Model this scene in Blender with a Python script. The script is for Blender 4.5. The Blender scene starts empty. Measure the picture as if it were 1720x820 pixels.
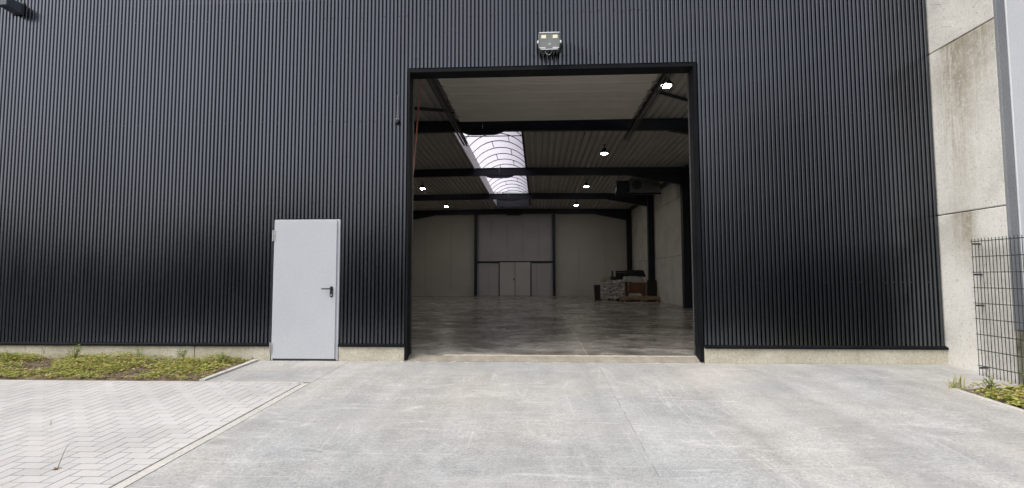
import bpy, bmesh, math, random
from mathutils import Vector, Matrix
random.seed(7)
S = bpy.context.scene
C = S.collection

# ------------------------------------------------------------------ camera
F_PX, YAW, PITCH, ROLL, CAM_D, CAM_H = 859.52, 0.0505, 0.0644, -0.0020, 7.7327, 1.1889
def cam_axes():
    s, c = math.sin, math.cos
    f = Vector((-s(YAW)*c(PITCH), c(YAW)*c(PITCH), s(PITCH)))
    r0 = Vector((c(YAW), s(YAW), 0)); u0 = r0.cross(f)
    return c(ROLL)*r0+s(ROLL)*u0, -s(ROLL)*r0+c(ROLL)*u0, f
AX_R, AX_U, AX_F = cam_axes()
CAM = Vector((0, -CAM_D, CAM_H))
def project(p):
    v = Vector(p)-CAM; d = v.dot(AX_F)
    return (860+F_PX*v.dot(AX_R)/d, 410-F_PX*v.dot(AX_U)/d) if d > .1 else (-9999, -9999)
cd = bpy.data.cameras.new('camera'); co = bpy.data.objects.new('camera', cd); C.objects.link(co)
M = Matrix((AX_R, AX_U, -AX_F)).transposed().to_4x4(); M.translation = CAM
co.matrix_world = M
cd.sensor_width = 36; cd.lens = 36*F_PX/1720; cd.clip_start = .05; cd.clip_end = 3000
S.camera = co

# ------------------------------------------------------------------ sky, sun, exposure
SUN_EL, SUN_AZ = math.radians(52), math.radians(240)      # azimuth clockwise from +y: behind the camera, to its left
w = bpy.data.worlds.new('World'); S.world = w; w.use_nodes = True
nt = w.node_tree; bg = nt.nodes['Background']
sky = nt.nodes.new('ShaderNodeTexSky'); sky.sky_type = 'NISHITA'; sky.sun_disc = False
sky.sun_elevation = SUN_EL; sky.sun_rotation = SUN_AZ; sky.dust_density = 4; sky.air_density = 1.0; sky.ozone_density = 1
hs = nt.nodes.new('ShaderNodeHueSaturation'); hs.inputs['Saturation'].default_value = .22
nt.links.new(sky.outputs[0], hs.inputs['Color']); nt.links.new(hs.outputs[0], bg.inputs[0])
bg.inputs[1].default_value = .15
sd = bpy.data.lights.new('sun', 'SUN'); sd.energy = .6; sd.angle = math.radians(28); sd.color = (1, .95, .88)
so = bpy.data.objects.new('sun', sd); C.objects.link(so)
sdir = Vector((math.sin(SUN_AZ)*math.cos(SUN_EL), math.cos(SUN_AZ)*math.cos(SUN_EL), math.sin(SUN_EL)))
so.rotation_euler = (-sdir).to_track_quat('-Z', 'Y').to_euler(); so.location = (-8, -14, 20)
vs = S.view_settings
vs.view_transform = 'Standard'; vs.look = 'None'; vs.exposure = 0.72; vs.gamma = 1; vs.use_curve_mapping = False

# ------------------------------------------------------------------ materials
def newmat(name, base=(.5,.5,.5), rough=.6, metal=0., spec=None):
    m = bpy.data.materials.new(name); m.use_nodes = True
    b = m.node_tree.nodes['Principled BSDF']
    b.inputs['Base Color'].default_value = (*base, 1); b.inputs['Roughness'].default_value = rough; b.inputs['Metallic'].default_value = metal
    if spec is not None: b.inputs['Specular IOR Level'].default_value = spec
    return m
class N:
    """small node helper"""
    def __init__(s, m):
        s.m = m; s.t = m.node_tree; s.b = s.t.nodes['Principled BSDF']; s.co = s.t.nodes.new('ShaderNodeTexCoord')
    def add(s, kind, **kw):
        n = s.t.nodes.new(kind)
        for k, v in kw.items():
            if k in n.inputs: n.inputs[k].default_value = v
            else: setattr(n, k, v)
        return n
    def link(s, a, b): s.t.links.new(a, b)
    def coords(s, scale=(1,1,1), rot=(0,0,0), loc=(0,0,0), src='Object'):
        n = s.add('ShaderNodeMapping'); n.inputs['Scale'].default_value = scale; n.inputs['Rotation'].default_value = rot; n.inputs['Location'].default_value = loc
        s.link(s.co.outputs[src], n.inputs[0]); return n.outputs[0]
    def noise(s, co, scale=5, detail=4, rough=.55, dist=0):
        n = s.add('ShaderNodeTexNoise', Scale=scale, Detail=detail, Roughness=rough, Distortion=dist); s.link(co, n.inputs['Vector']); return n.outputs['Fac']
    def ramp(s, fac, pts):
        n = s.t.nodes.new('ShaderNodeValToRGB'); e = n.color_ramp.elements
        e[0].position, e[0].color = pts[0][0], col4(pts[0][1]); e[1].position, e[1].color = pts[-1][0], col4(pts[-1][1])
        for p, c in pts[1:-1]:
            x = e.new(p); x.color = col4(c)
        s.link(fac, n.inputs[0]); return n.outputs[0]
    def mix(s, fac, a, b, kind='MIX'):
        n = s.t.nodes.new('ShaderNodeMix'); n.data_type = 'RGBA'; n.blend_type = kind; n.clamp_factor = True
        for v, i in ((fac, 0), (a, 6), (b, 7)):
            if hasattr(v, 'links'): s.link(v, n.inputs[i])
            else: n.inputs[i].default_value = v if i == 0 else col4(v)
        return n.outputs[2]
    def math(s, op, a, b=0.):
        n = s.add('ShaderNodeMath', operation=op)
        for v, i in ((a, 0), (b, 1)):
            if hasattr(v, 'links'): s.link(v, n.inputs[i])
            else: n.inputs[i].default_value = v
        return n.outputs[0]
    def bump(s, h, strength=.3, dist=.01):
        n = s.add('ShaderNodeBump', Strength=strength, Distance=dist); s.link(h, n.inputs['Height']); s.link(n.outputs[0], s.b.inputs['Normal'])
    def color(s, c): s.link(c, s.b.inputs['Base Color'])
    def rough(s, c): s.link(c, s.b.inputs['Roughness'])
def col4(c): return (c, c, c, 1) if isinstance(c, (int, float)) else ((*c, 1) if len(c) == 3 else c)

def mottled(name, c0, c1, rough=.7, scale=3, metal=0., bump=.0, grain=60, spec=None):
    m = newmat(name, c0, rough, metal, spec); n = N(m)
    co = n.coords()
    a = n.noise(co, scale, 5); g = n.noise(co, grain, 2)
    c = n.ramp(a, [(.3, c0), (.7, c1)])
    c = n.mix(.35, c, n.ramp(g, [(.3, .25), (.7, .75)]), 'OVERLAY')
    n.color(c)
    if bump: n.bump(g, bump, .004)
    return m

def mat_apron():
    m = newmat('brushed concrete', (.4,.4,.4), .75); n = N(m)
    co = n.coords()
    big = n.noise(n.coords((1,1,1), (0,0,0), (1.3,.4,0)), .42, 4, .6, .5)
    mid = n.noise(n.coords((1,1,1), (0,0,.5)), 1.5, 8, .66, .8)
    base = n.ramp(big, [(.3, (.340,.350,.360)), (.48, (.395,.390,.380)), (.66, (.440,.418,.390))])
    base = n.mix(.5, base, n.ramp(mid, [(.3, .34), (.7, .66)]), 'OVERLAY')
    # wheel and sweeping traces: long soft bands that fan out of the gate
    tr = n.noise(n.coords((1.5, .10, 1), (0,0,.06), (.7,0,0)), 1.3, 4, .6, .3)
    base = n.mix(.35, base, n.ramp(tr, [(.35, .36), (.65, .62)]), 'OVERLAY')
    hs_ = []
    for k, (sc, rot, amt) in enumerate((((7, 16, 1), .6, .30), ((7, 18, 1), -.75, .30), ((16, 7, 1), -.25, .26))):
        st = n.noise(n.coords(sc, (0,0,rot), (k*3.7, k*1.9, 0)), 2.2, 6, .72, 1.8); hs_.append(st)
        pm = n.ramp(n.noise(n.coords((1,1,1), (0,0,0), (k*5.3, 2-k*3.1, 0)), .8, 3), [(.38, .2*amt), (.62, amt)])
        base = n.mix(pm, base, n.ramp(st, [(.36, .2), (.64, .8)]), 'OVERLAY')
    # pale scuffs: thin contour lines of stretched noise, broken up
    for sc, rot, amt in (((.25, 2.6, 1), .42, .40), ((.28, 2.9, 1), -.5, .45), ((.2, 2.2, 1), -.12, .28), ((2.4, .2, 1), .2, .38), ((.25, 2.5, 1), .85, .35)):
        k = n.noise(n.coords(sc, (0,0,rot), (3.1*rot, 1.7, 0)), 1.0, 2.2, .5, .2)
        ln = n.math('ABSOLUTE', n.math('SUBTRACT', k, .5))
        f = n.ramp(ln, [(.0, amt), (.005, amt*.6), (.011, 0.)])
        br = n.math('MULTIPLY', n.ramp(n.noise(n.coords((1,1,1), (0,0,0), (rot*9, 3, 0)), 1.1, 3), [(.47, 0.), (.58, 1.)]), n.ramp(n.noise(n.coords((1,1,1), (0,0,rot)), 9, 3), [(.38, .2), (.55, 1.)]))
        base = n.mix(n.math('MULTIPLY', f, br), base, (.66,.65,.62))
    # a few old damp or oily spots
    sp0 = n.noise(n.coords((1,1,1), (0,0,0), (7.1,3.2,0)), 1.25, 5, .6, .4)
    base = n.mix(n.ramp(sp0, [(.66, 0.), (.74, .35)]), base, (.22,.205,.185))
    g = n.noise(co, 60, 4, .75)
    base = n.mix(.42, base, n.ramp(g, [(.3, .24), (.7, .76)]), 'OVERLAY')
    sp = n.noise(co, 38, 2, .5)
    base = n.mix(n.ramp(sp, [(.71, 0.), (.76, .4)]), base, (.17,.16,.15))
    n.color(base)
    n.bump(n.math('ADD', n.math('MULTIPLY', hs_[0], .5), n.math('ADD', n.math('MULTIPLY', hs_[1], .5), n.math('MULTIPLY', g, .35))), .35, .006)
    n.rough(n.ramp(mid, [(.3, .62), (.7, .85)]))
    return m
def mat_floor():
    m = newmat('power floated floor', (.3,.28,.25), .3); n = N(m)
    a = n.noise(n.coords((.8, 1.0, 1)), .8, 5, .6, .8)
    b = n.noise(n.coords((1.2, 1.6, 1), (0,0,.1)), 1.0, 5, .62, .9)
    c = n.ramp(a, [(.32, (.12,.107,.09)), (.45, (.25,.232,.205)), (.58, (.34,.32,.29)), (.72, (.42,.40,.365))])
    c = n.mix(.5, c, n.ramp(b, [(.32, .15), (.68, .8)]), 'OVERLAY')
    dk = n.noise(n.coords((.9, 1.7, 1), (0,0,-.2), (4.4,2.3,0)), .75, 6, .66, .7)
    c = n.mix(n.ramp(dk, [(.54, 0.), (.64, .8)]), c, (.075,.062,.05))
    n.color(c)
    n.rough(n.ramp(b, [(.3, .14), (.7, .36)]))
    n.bump(n.noise(n.coords(), 24, 4), .05, .004)
    return m
def mat_clad():
    m = newmat('black ribbed sheet paint', (.2,.2,.22), .25, 1.); n = N(m)
    a = n.noise(n.coords((.3,.3,.12)), 2.2, 4, .6)
    n.color(n.ramp(a, [(.3, (.100,.106,.120)), (.7, (.116,.122,.137))]))
    oi = n.add('ShaderNodeObjectInfo')
    n.rough(n.math('ADD', n.ramp(n.noise(n.coords((4,4,.5)), 2, 4), [(.3, .16), (.7, .21)]), n.math('MULTIPLY', oi.outputs['Random'], .025)))
    n.bump(n.noise(n.coords((1.2, 1, .7), (0,0,0), (2,0,1)), 1.6, 2, .4), .22, .010)
    return m
def mat_precast():
    m = newmat('precast concrete', (.5,.47,.42), .8); n = N(m)
    co = n.coords()
    a = n.noise(co, 1.1, 6, .6, .4)
    c = n.ramp(a, [(.3, (.46,.445,.41)), (.5, (.585,.567,.525)), (.72, (.655,.638,.60))])
    g = n.noise(co, 45, 4, .65); c = n.mix(.4, c, n.ramp(g, [(.3, .3), (.7, .7)]), 'OVERLAY')
    pits = n.noise(co, 26, 2, .5); c = n.mix(n.ramp(pits, [(.64, 0.), (.71, .6)]), c, (.27,.25,.21))
    # dirty run-off below the horizontal joints: a core patch with drips and speckle
    sep = n.add('ShaderNodeSeparateXYZ'); n.link(n.co.outputs['Object'], sep.inputs[0])
    wob = n.noise(n.coords((1, 1.5, .8)), 2.4, 4, .6, .4)
    st = n.noise(n.coords((1, 12, .55)), 1.5, 5, .7, .5)
    spk = n.ramp(n.noise(co, 17, 5, .75), [(.34, .35), (.54, 1.)])
    for zj, ln, yc, wy, amt in ((4.495, 3.0, -.42, .42, 1.), (2.0735, .95, -.44, .30, .95), (4.495, 1.1, -.85, .36, .95), (4.495, 1.2, 3.1, 1.6, .6), (2.0735, 1.0, 9.4, 2.2, .4)):
        dz = n.math('SUBTRACT', zj, sep.outputs['Z'])
        fade = n.math('MULTIPLY', n.math('GREATER_THAN', dz, 0), n.ramp(n.math('DIVIDE', dz, ln), [(0, 1.), (.2, .8), (1, 0.)]))
        dy = n.math('ABSOLUTE', n.math('SUBTRACT', n.math('ADD', sep.outputs['Y'], n.math('MULTIPLY', n.math('SUBTRACT', wob, .5), .5)), yc))
        core = n.ramp(n.math('DIVIDE', dy, wy), [(.2, 1.), (1, 0.)])
        f = n.math('MULTIPLY', n.math('MULTIPLY', fade, core), n.math('MULTIPLY', spk, n.ramp(st, [(.36, .25), (.54, 1.)])))
        c = n.mix(n.math('MULTIPLY', f, amt), c, (.24,.205,.14))
    n.color(c); n.bump(n.math('ADD', g, pits), .25, .004)
    return m
def mat_plinth():
    m = newmat('plinth concrete', (.45,.42,.33), .85); n = N(m)
    co = n.coords()
    c = n.ramp(n.noise(co, 1.7, 5, .6), [(.3, (.42,.385,.30)), (.55, (.54,.50,.405)), (.72, (.60,.565,.475))])
    c = n.mix(.5, c, n.ramp(n.noise(co, 40, 4, .7), [(.3, .28), (.7, .72)]), 'OVERLAY')
    c = n.mix(n.ramp(n.noise(n.coords((6, 6, .8)), 2.0, 4), [(.56, 0.), (.68, .4)]), c, (.30,.27,.19))
    c = n.mix(n.ramp(n.noise(n.coords((1, 1, 1)), 30, 2, .5), [(.67, 0.), (.73, .55)]), c, (.2,.185,.15))
    n.color(c); n.bump(n.noise(co, 40, 4, .7), .25, .004)
    return m
def mat_paver():
    m = newmat('concrete paver', (.46,.44,.43), .85); n = N(m)
    co = n.coords()
    oi = n.add('ShaderNodeObjectInfo'); gi = n.add('ShaderNodeNewGeometry')
    r = n.math('FRACT', n.math('ADD', oi.outputs['Random'], gi.outputs['Random Per Island']))
    c = n.ramp(r, [(0, (.455,.44,.43)), (.4, (.50,.485,.475)), (.75, (.515,.49,.48)), (1, (.475,.47,.468))])
    wc = n.add('ShaderNodeMapping'); n.link(gi.outputs['Position'], wc.inputs[0])
    c = n.mix(.5, c, n.ramp(n.noise(wc.outputs[0], .9, 5, .6), [(.3, .36), (.7, .64)]), 'OVERLAY')
    g = n.noise(wc.outputs[0], 160, 3, .7); c = n.mix(.4, c, n.ramp(g, [(.3, .3), (.7, .7)]), 'OVERLAY')
    n.color(c); n.bump(g, .3, .003)
    return m
def mat_leaf(name, stops, dry=None):
    m = newmat(name, (.1,.16,.03), .55); n = N(m)
    gi = n.add('ShaderNodeNewGeometry')
    n.color(n.ramp(gi.outputs['Random Per Island'], stops))
    n.b.inputs['Subsurface Weight'].default_value = 0
    # some light passes through a leaf
    tr = n.add('ShaderNodeBsdfTranslucent'); n.link(n.ramp(gi.outputs['Random Per Island'], stops), tr.inputs[0])
    mx = n.add('ShaderNodeMixShader'); mx.inputs[0].default_value = .42
    out = n.t.nodes['Material Output']; n.link(n.b.outputs[0], mx.inputs[1]); n.link(tr.outputs[0], mx.inputs[2]); n.link(mx.outputs[0], out.inputs[0])
    return m
def mat_pane():
    m = bpy.data.materials.new('opal polycarbonate'); m.use_nodes = True; t = m.node_tree
    t.nodes.remove(t.nodes['Principled BSDF']); out = t.nodes['Material Output']
    tr = t.nodes.new('ShaderNodeBsdfTranslucent'); tr.inputs[0].default_value = (.55,.52,.585,1)
    gl = t.nodes.new('ShaderNodeBsdfGlossy'); gl.inputs['Roughness'].default_value = .3; gl.inputs[0].default_value = (.8,.8,.85,1)
    mx = t.nodes.new('ShaderNodeMixShader'); mx.inputs[0].default_value = .06
    t.links.new(tr.outputs[0], mx.inputs[1]); t.links.new(gl.outputs[0], mx.inputs[2]); t.links.new(mx.outputs[0], out.inputs[0])
    return m
def mat_emit(name, col, st):
    m = newmat(name, (.9,.9,.85), .4); b = m.node_tree.nodes['Principled BSDF']
    b.inputs['Emission Color'].default_value = (*col, 1); b.inputs['Emission Strength'].default_value = st
    return m
def mat_wrap():
    m = newmat('stretch film', (.32,.32,.31), .18); n = N(m)
    a = n.noise(n.coords((1,1,2)), 9, 4, .7, 1.5)
    n.color(n.ramp(a, [(.38, (.16,.14,.12)), (.5, (.42,.40,.37)), (.60, (.92,.92,.92))])); n.bump(a, 1., .06)  # palest ramp stop paints the film's glints into its colour
    return m

MT = dict(
    apron=mat_apron(), floor=mat_floor(), clad=mat_clad(), precast=mat_precast(), plinth=mat_plinth(), paver=mat_paver(), pane=mat_pane(), wrap=mat_wrap(),
    ground=mottled('dark unseen asphalt', (.032,.032,.033), (.050,.049,.048), .9, .4, bump=.4),  # asphalt added out of view so the lower cladding reflects something dark
    sand=mottled('jointing sand', (.085,.08,.075), (.20,.19,.178), .95, 9),
    kerb=mottled('kerb concrete', (.47,.45,.42), (.56,.535,.50), .85, 4, bump=.2),
    soil=mottled('soil', (.10,.075,.055), (.23,.175,.13), .95, 7, bump=1., grain=40),
    thresh=mottled('dusty threshold concrete', (.24,.21,.17), (.36,.325,.27), .9, 5, bump=.4, grain=50),
    edge=mottled('worn slab edge', (.5,.46,.38), (.68,.64,.55), .8, 9),
    blk=mottled('black steel', (.005,.0055,.007), (.009,.010,.012), .5, 3, spec=.12),
    frame=mottled('dark blue black steel frame', (.009,.013,.023), (.014,.019,.033), .5, 2),
    deck=mottled('grey liner deck', (.46,.445,.41), (.53,.515,.48), .55, .7),
    roof=newmat('roof insulation', (.2,.2,.2), .9),
    liner=mottled('sandwich panel liner', (.50,.485,.45), (.57,.555,.52), .6, .6),
    linerc=mottled('grey sandwich panel', (.46,.45,.465), (.53,.52,.53), .5, .8),
    leafp=mottled('door section liner', (.66,.625,.555), (.74,.70,.63), .55, 1.5),
    door=mottled('primer grey door paint', (.47,.49,.525), (.51,.53,.56), .55, 1.2, grain=90),
    zinc=mottled('galvanised steel', (.45,.46,.47), (.6,.61,.62), .35, 20, .8),
    dzinc=mottled('dull track steel', (.09,.09,.09), (.16,.16,.16), .45, 8, .6),
    black=newmat('black plastic', (.012,.012,.013), .38),
    dgrey=mottled('dark slate housing', (.028,.033,.042), (.04,.046,.056), .55, 5),
    lampbody=mottled('grey lamp casting', (.10,.105,.105), (.15,.155,.15), .45, 8),
    rim=newmat('pale rim', (.72,.74,.75), .35), chip=newmat('unlit yellow led chip', (.86,.82,.60), .35),
    led=mat_emit('lit led lens', (1, .94, .82), 125.),
    white=mottled('white sandwich panel', (.60,.61,.635), (.66,.67,.69), .45, .6, grain=120),
    gtrim=mottled('grey corner flashing', (.19,.20,.215), (.23,.24,.25), .45, 1.2),
    moss=mottled('mossy plinth concrete', (.10,.10,.045), (.42,.39,.32), .9, 6, bump=.4),
    fence=newmat('anthracite fence wire', (.035,.038,.042), .45),
    rope=mottled('orange red rope', (.70,.27,.17), (.85,.38,.26), .8, 40),
    backdoor=mottled('pale back door paint', (.58,.55,.535), (.64,.61,.59), .5, 1),
    wood=mottled('raw timber', (.22,.15,.09), (.38,.28,.18), .8, 6), card=mottled('brown carton', (.16,.075,.045), (.22,.11,.065), .85, 3),
    cardl=mottled('pale carton', (.34,.29,.21), (.42,.37,.28), .85, 5), cloth=mottled('dark tarpaulin', (.012,.014,.02), (.03,.034,.042), .7, 6),
    foil=mottled('pale plastic bundle', (.34,.33,.32), (.5,.49,.48), .35, 9), dirt=newmat('dark joint filler', (.045,.043,.04), .95),
    joint=mottled('joint mortar', (.14,.135,.13), (.50,.48,.45), .9, 5),
    stem=mottled('plant stem', (.14,.13,.05), (.22,.17,.07), .7, 20), slate=mottled('slate lamp paint', (.06,.075,.10), (.08,.095,.12), .5, 5), unit=mottled('air unit casing', (.13,.145,.15), (.19,.20,.205), .45, 4), bark=newmat('bark', (.08,.06,.045), .9),
    leaf=mat_leaf('ground cover leaf', [(0, (.17,.24,.04)), (.25, (.33,.39,.08)), (.5, (.52,.54,.13)), (.72, (.66,.60,.19)), (.88, (.52,.39,.18)), (1, (.30,.19,.10))]),
    leafg=mat_leaf('fresh weed leaf', [(0, (.14,.23,.05)), (.5, (.28,.40,.08)), (1, (.50,.55,.14))]),
    dryleaf=mat_leaf('dry leaf', [(0, (.12,.075,.04)), (.5, (.24,.16,.09)), (1, (.36,.28,.17))]),
    tree=mat_leaf('far foliage', [(0, (.018,.028,.012)), (1, (.04,.055,.02))]),
)

# ------------------------------------------------------------------ mesh helpers
class MB:
    def __init__(s): s.v = []; s.f = []
    def quad(s, a, b, c, d): i = len(s.v); s.v += [a, b, c, d]; s.f.append((i, i+1, i+2, i+3))
    def poly(s, pts): i = len(s.v); s.v += list(pts); s.f.append(tuple(range(i, i+len(pts))))
    def hexa(s, p):      # p: 4 bottom (ccw) + 4 top
        i = len(s.v); s.v += [tuple(q) for q in p]
        s.f += [(i+3,i+2,i+1,i), (i+4,i+5,i+6,i+7)] + [(i+k, i+(k+1)%4, i+4+(k+1)%4, i+4+k) for k in range(4)]
    def box(s, x0, x1, y0, y1, z0, z1):
        s.hexa([(x0,y0,z0),(x1,y0,z0),(x1,y1,z0),(x0,y1,z0),(x0,y0,z1),(x1,y0,z1),(x1,y1,z1),(x0,y1,z1)])
    def prism(s, prof, axis, a, b):   # prof: ccw 2D points; axis 0 -> (y,z), 1 -> (x,z), 2 -> (x,y)
        def P(q, t): return {0: (t, q[0], q[1]), 1: (q[0], t, q[1]), 2: (q[0], q[1], t)}[axis]
        n = len(prof); i = len(s.v); s.v += [P(q, a) for q in prof]+[P(q, b) for q in prof]
        s.f += [tuple(range(i, i+n)), tuple(range(i+2*n-1, i+n-1, -1))] + [(i+(k+1)%n, i+k, i+n+k, i+n+(k+1)%n) for k in range(n)]
    def tube(s, pts, r, n=6, caps=True):
        pts = [Vector(p) for p in pts]; rings = []
        for k, p in enumerate(pts):
            d = (pts[min(k+1, len(pts)-1)]-pts[max(k-1, 0)]).normalized()
            up = Vector((0,0,1)) if abs(d.z) < .9 else Vector((1,0,0))
            a = d.cross(up).normalized(); b = d.cross(a)
            rr = r[k] if isinstance(r, (list, tuple)) else r
            rings.append(len(s.v)); s.v += [tuple(p+rr*(math.cos(2*math.pi*j/n)*a+math.sin(2*math.pi*j/n)*b)) for j in range(n)]
        for a, b in zip(rings, rings[1:]):
            s.f += [(a+j, a+(j+1)%n, b+(j+1)%n, b+j) for j in range(n)]
        if caps: s.f += [tuple(range(rings[0], rings[0]+n))[::-1], tuple(range(rings[-1], rings[-1]+n))]
    def lathe(s, prof, c, n=20):     # prof (r,z) list
        i = len(s.v); m = len(prof)
        for r, z in prof: s.v += [(c[0]+r*math.cos(2*math.pi*j/n), c[1]+r*math.sin(2*math.pi*j/n), c[2]+z) for j in range(n)]
        for k in range(m-1): s.f += [(i+k*n+j, i+k*n+(j+1)%n, i+(k+1)*n+(j+1)%n, i+(k+1)*n+j) for j in range(n)]
        s.f += [tuple(i+j for j in range(n))[::-1], tuple(i+(m-1)*n+j for j in range(n))]
    def mesh(s, name):
        me = bpy.data.meshes.new(name); me.from_pydata(s.v, [], s.f); me.validate(); me.update()
        bm = bmesh.new(); bm.from_mesh(me)
        if any(len(f.verts) > 2 for f in bm.faces) and getattr(s, 'fix', True): bmesh.ops.recalc_face_normals(bm, faces=bm.faces)
        bm.to_mesh(me); bm.free(); return me
def link(name, me, mat, parent=None, bevel=0., smooth=False, seg=2):
    o = bpy.data.objects.new(name, me); C.objects.link(o)
    if not me.materials: me.materials.append(MT[mat] if isinstance(mat, str) else mat)
    if parent: o.parent = parent
    if bevel:
        md = o.modifiers.new('bevel', 'BEVEL'); md.width = bevel; md.segments = seg; md.limit_method = 'ANGLE'
    if smooth:
        for p in me.polygons: p.use_smooth = True
    return o
def build(name, mb, mat, parent=None, **kw): return link(name, mb.mesh(name), mat, parent, **kw)
def box(name, mat, parent, x0, x1, y0, y1, z0, z1, bevel=0.):
    b = MB(); b.box(x0, x1, y0, y1, z0, z1); return build(name, b, mat, parent, bevel=bevel)
def thing(name, label, cat, loc=(0,0,0), group=None):
    o = bpy.data.objects.new(name, None); C.objects.link(o); o.location = loc; o.empty_display_size = .2
    return tag(o, label, cat, group)
def tag(o, label, cat, group=None):
    o['label'] = label; o['category'] = cat
    if group: o['group'] = group
    return o
def structure(o, label=None, kind='structure', cat=None):
    o['kind'] = kind
    if label: o['label'] = label
    if cat: o['category'] = cat
    return o
def part_of(name, parent):
    o = bpy.data.objects.new(name, None); C.objects.link(o); o.parent = parent; o.empty_display_size = .1; return o

# ------------------------------------------------------------------ key measures (metres; facade crowns at y = 0, hall floor at z = 0)
SL = .043
def zg(y): return -.075+SL*max(min(y, 0.), -14.)
XW = 5.853                # face of the concrete wall; right end of the facade
XL = -8.85                # inner face of the left hall wall
YB = 24.85                # back wall
RX = -1.5                 # ridge
OX0, OX1, OZ = -2.012, 2.421, 4.445      # outer edge of the gate frame
DX0, DX1, DZ = -4.082, -3.045, 2.085     # outer edge of the steel door frame
ZP = .165                 # top of plinth
FR = [6.05, 12.2, 18.35, 24.45]          # portal frames
def zr(x): return 5.50-.010*abs(x-RX)    # underside of the roof deck

def slope_box(mb, x0, x1, y0, y1, top=0., thick=.2):
    a, b = zg(y0)+top, zg(y1)+top
    mb.hexa([(x0,y0,a-thick),(x1,y0,a-thick),(x1,y1,b-thick),(x0,y1,b-thick),(x0,y0,a),(x1,y0,a),(x1,y1,b),(x0,y1,b)])

# ------------------------------------------------------------------ ground, driveway, hall floor
def ground():
    b = MB(); xs = [-900, -60, -14, 14, 60, 900]; ys = [-900, -60, -14, -7, 0.3, 30, 900]
    for i in range(len(xs)-1):
        for j in range(len(ys)-1):
            P = lambda x, y: (x, y, zg(y)-.16 if y < .31 else -.23)
            b.quad(P(xs[i], ys[j]), P(xs[i+1], ys[j]), P(xs[i+1], ys[j+1]), P(xs[i], ys[j+1]))
    structure(build('ground', b, 'ground'))
ground()
JX = .862
drive = structure(bpy.data.objects.new('driveway', None)); C.objects.link(drive)
def slab(name, parent, x0, x1, y0, y1, mat='apron', top=0.):
    b = MB(); slope_box(b, x0, x1, y0, y1, top, .15); return build(name, b, mat, parent, bevel=.003)
slab('slab', drive, -2.855, JX-.003, -6.3, -.02)
slab('slab', drive, JX+.003, 4.825, -6.3, -.02)
slab('slab', drive, 4.83, XW-.012, -1.30, -.02)
slab('slab', drive, -4.255, -2.86, -1.30, -.02)
b = MB(); slope_box(b, JX-.005, JX+.005, -6.3, -.03, -.004, .1); build('joint_filler', b, 'joint', drive)

floor = structure(bpy.data.objects.new('floor', None)); C.objects.link(floor)
for x0, x1 in ((XL-.2, .745), (.753, XW+.1)):
    box('floor_slab', 'floor', floor, x0, x1, .16, YB+.2, -.2, 0.)
box('joint_filler', 'edge', floor, .745, .753, .165, YB, -.2, -.003)

# kerbs
kerb = structure(bpy.data.objects.new('kerb', None)); C.objects.link(kerb)
def kerb_run(x0, x1, y0, y1, top, along):
    L = 1.0; t = 0.
    tot = (x1-x0) if along == 'x' else (y1-y0)
    while t < tot-.02:
        e = min(t+L, tot)-.006; b = MB(); dz = random.uniform(-.002, .002)
        if along == 'x': slope_box(b, x0+t, x0+e, y0, y1, top+dz, .2)
        else: slope_box(b, x0, x1, y0+t, y0+e, top+dz, .2)
        build('kerb_stone', b, 'kerb', kerb, bevel=.003); t += L
kerb_run(-2.945, -2.857, -6.3, -1.375, .004, 'y')       # between pavers and driveway
kerb_run(-12.0, -2.945, -1.37, -1.325, .003, 'x')       # between pavers and the planted strip
kerb_run(-4.335, -4.26, -1.30, -.03, .022, 'y')        # beside the door path
kerb_run(4.83, 4.895, -8.0, -1.375, .012, 'y')          # right bed, driveway side
kerb_run(4.83, XW-.02, -1.37, -1.305, .010, 'x')         # right bed, wall side

# ------------------------------------------------------------------ herringbone pavers
paving = MB(); slope_box(paving, -12, -2.972, -6.3, -1.372, -.0010, .1)
paving = structure(build('paving', paving, 'sand'))
def paver_mesh(lx, ly):
    b = MB(); g = .0029; c = .0022; h = .05
    x, y = lx/2-g, ly/2-g
    lo = [(-x,-y),(x,-y),(x,y),(-x,y)]; up = [(-x+c,-y+c),(x-c,-y+c),(x-c,y-c),(-x+c,y-c)]
    i = 0; b.v = [(p[0],p[1],-h) for p in lo]+[(p[0],p[1],-c*.8) for p in lo]+[(p[0],p[1],0) for p in up]
    b.f = [(8,9,10,11)]+[(k,(k+1)%4,4+(k+1)%4,4+k) for k in range(4)]+[(4+k,4+(k+1)%4,8+(k+1)%4,8+k) for k in range(4)]
    return b
PW = .1125
MH, MV = paver_mesh(2*PW, PW), paver_mesh(PW, 2*PW)
mh, mv = MH.mesh('paver_h'), MV.mesh('paver_v')
PX1, PY1 = -2.968, -1.376
cells = []
for n in range(-130, 130):
    for m in range(-70, 70):
        for o_, (cx, cy), (hx, hy) in (('h', (1., .5), (1., .5)), ('v', (2.5, 1.), (.5, 1.))):
            x = (n+2*m+cx)*PW+PX1; y = (-n+2*m+cy)*PW+PY1
            x0, x1, y0, y1 = x-hx*PW, x+hx*PW, y-hy*PW, y+hy*PW
            if x1 < -9.9 or y1 < -6.0 or x0 > PX1-.02 or y0 > PY1-.02: continue
            cells.append((o_, x, y, x0, x1, y0, y1))
inview = []; rest = []
for c in cells:
    whole = c[4] <= PX1+.001 and c[6] <= PY1+.001
    px = project((c[1], c[2], zg(c[2])))
    if whole and -12 < px[0] < 1730 and px[1] < 838: inview.append((-(Vector((c[1], c[2], zg(c[2])))-CAM).length, c))
    else: rest.append(c)
inview.sort(key=lambda t: -t[0])
rest += [t[1] for t in inview[300:]]
ang = math.atan(SL)
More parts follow.
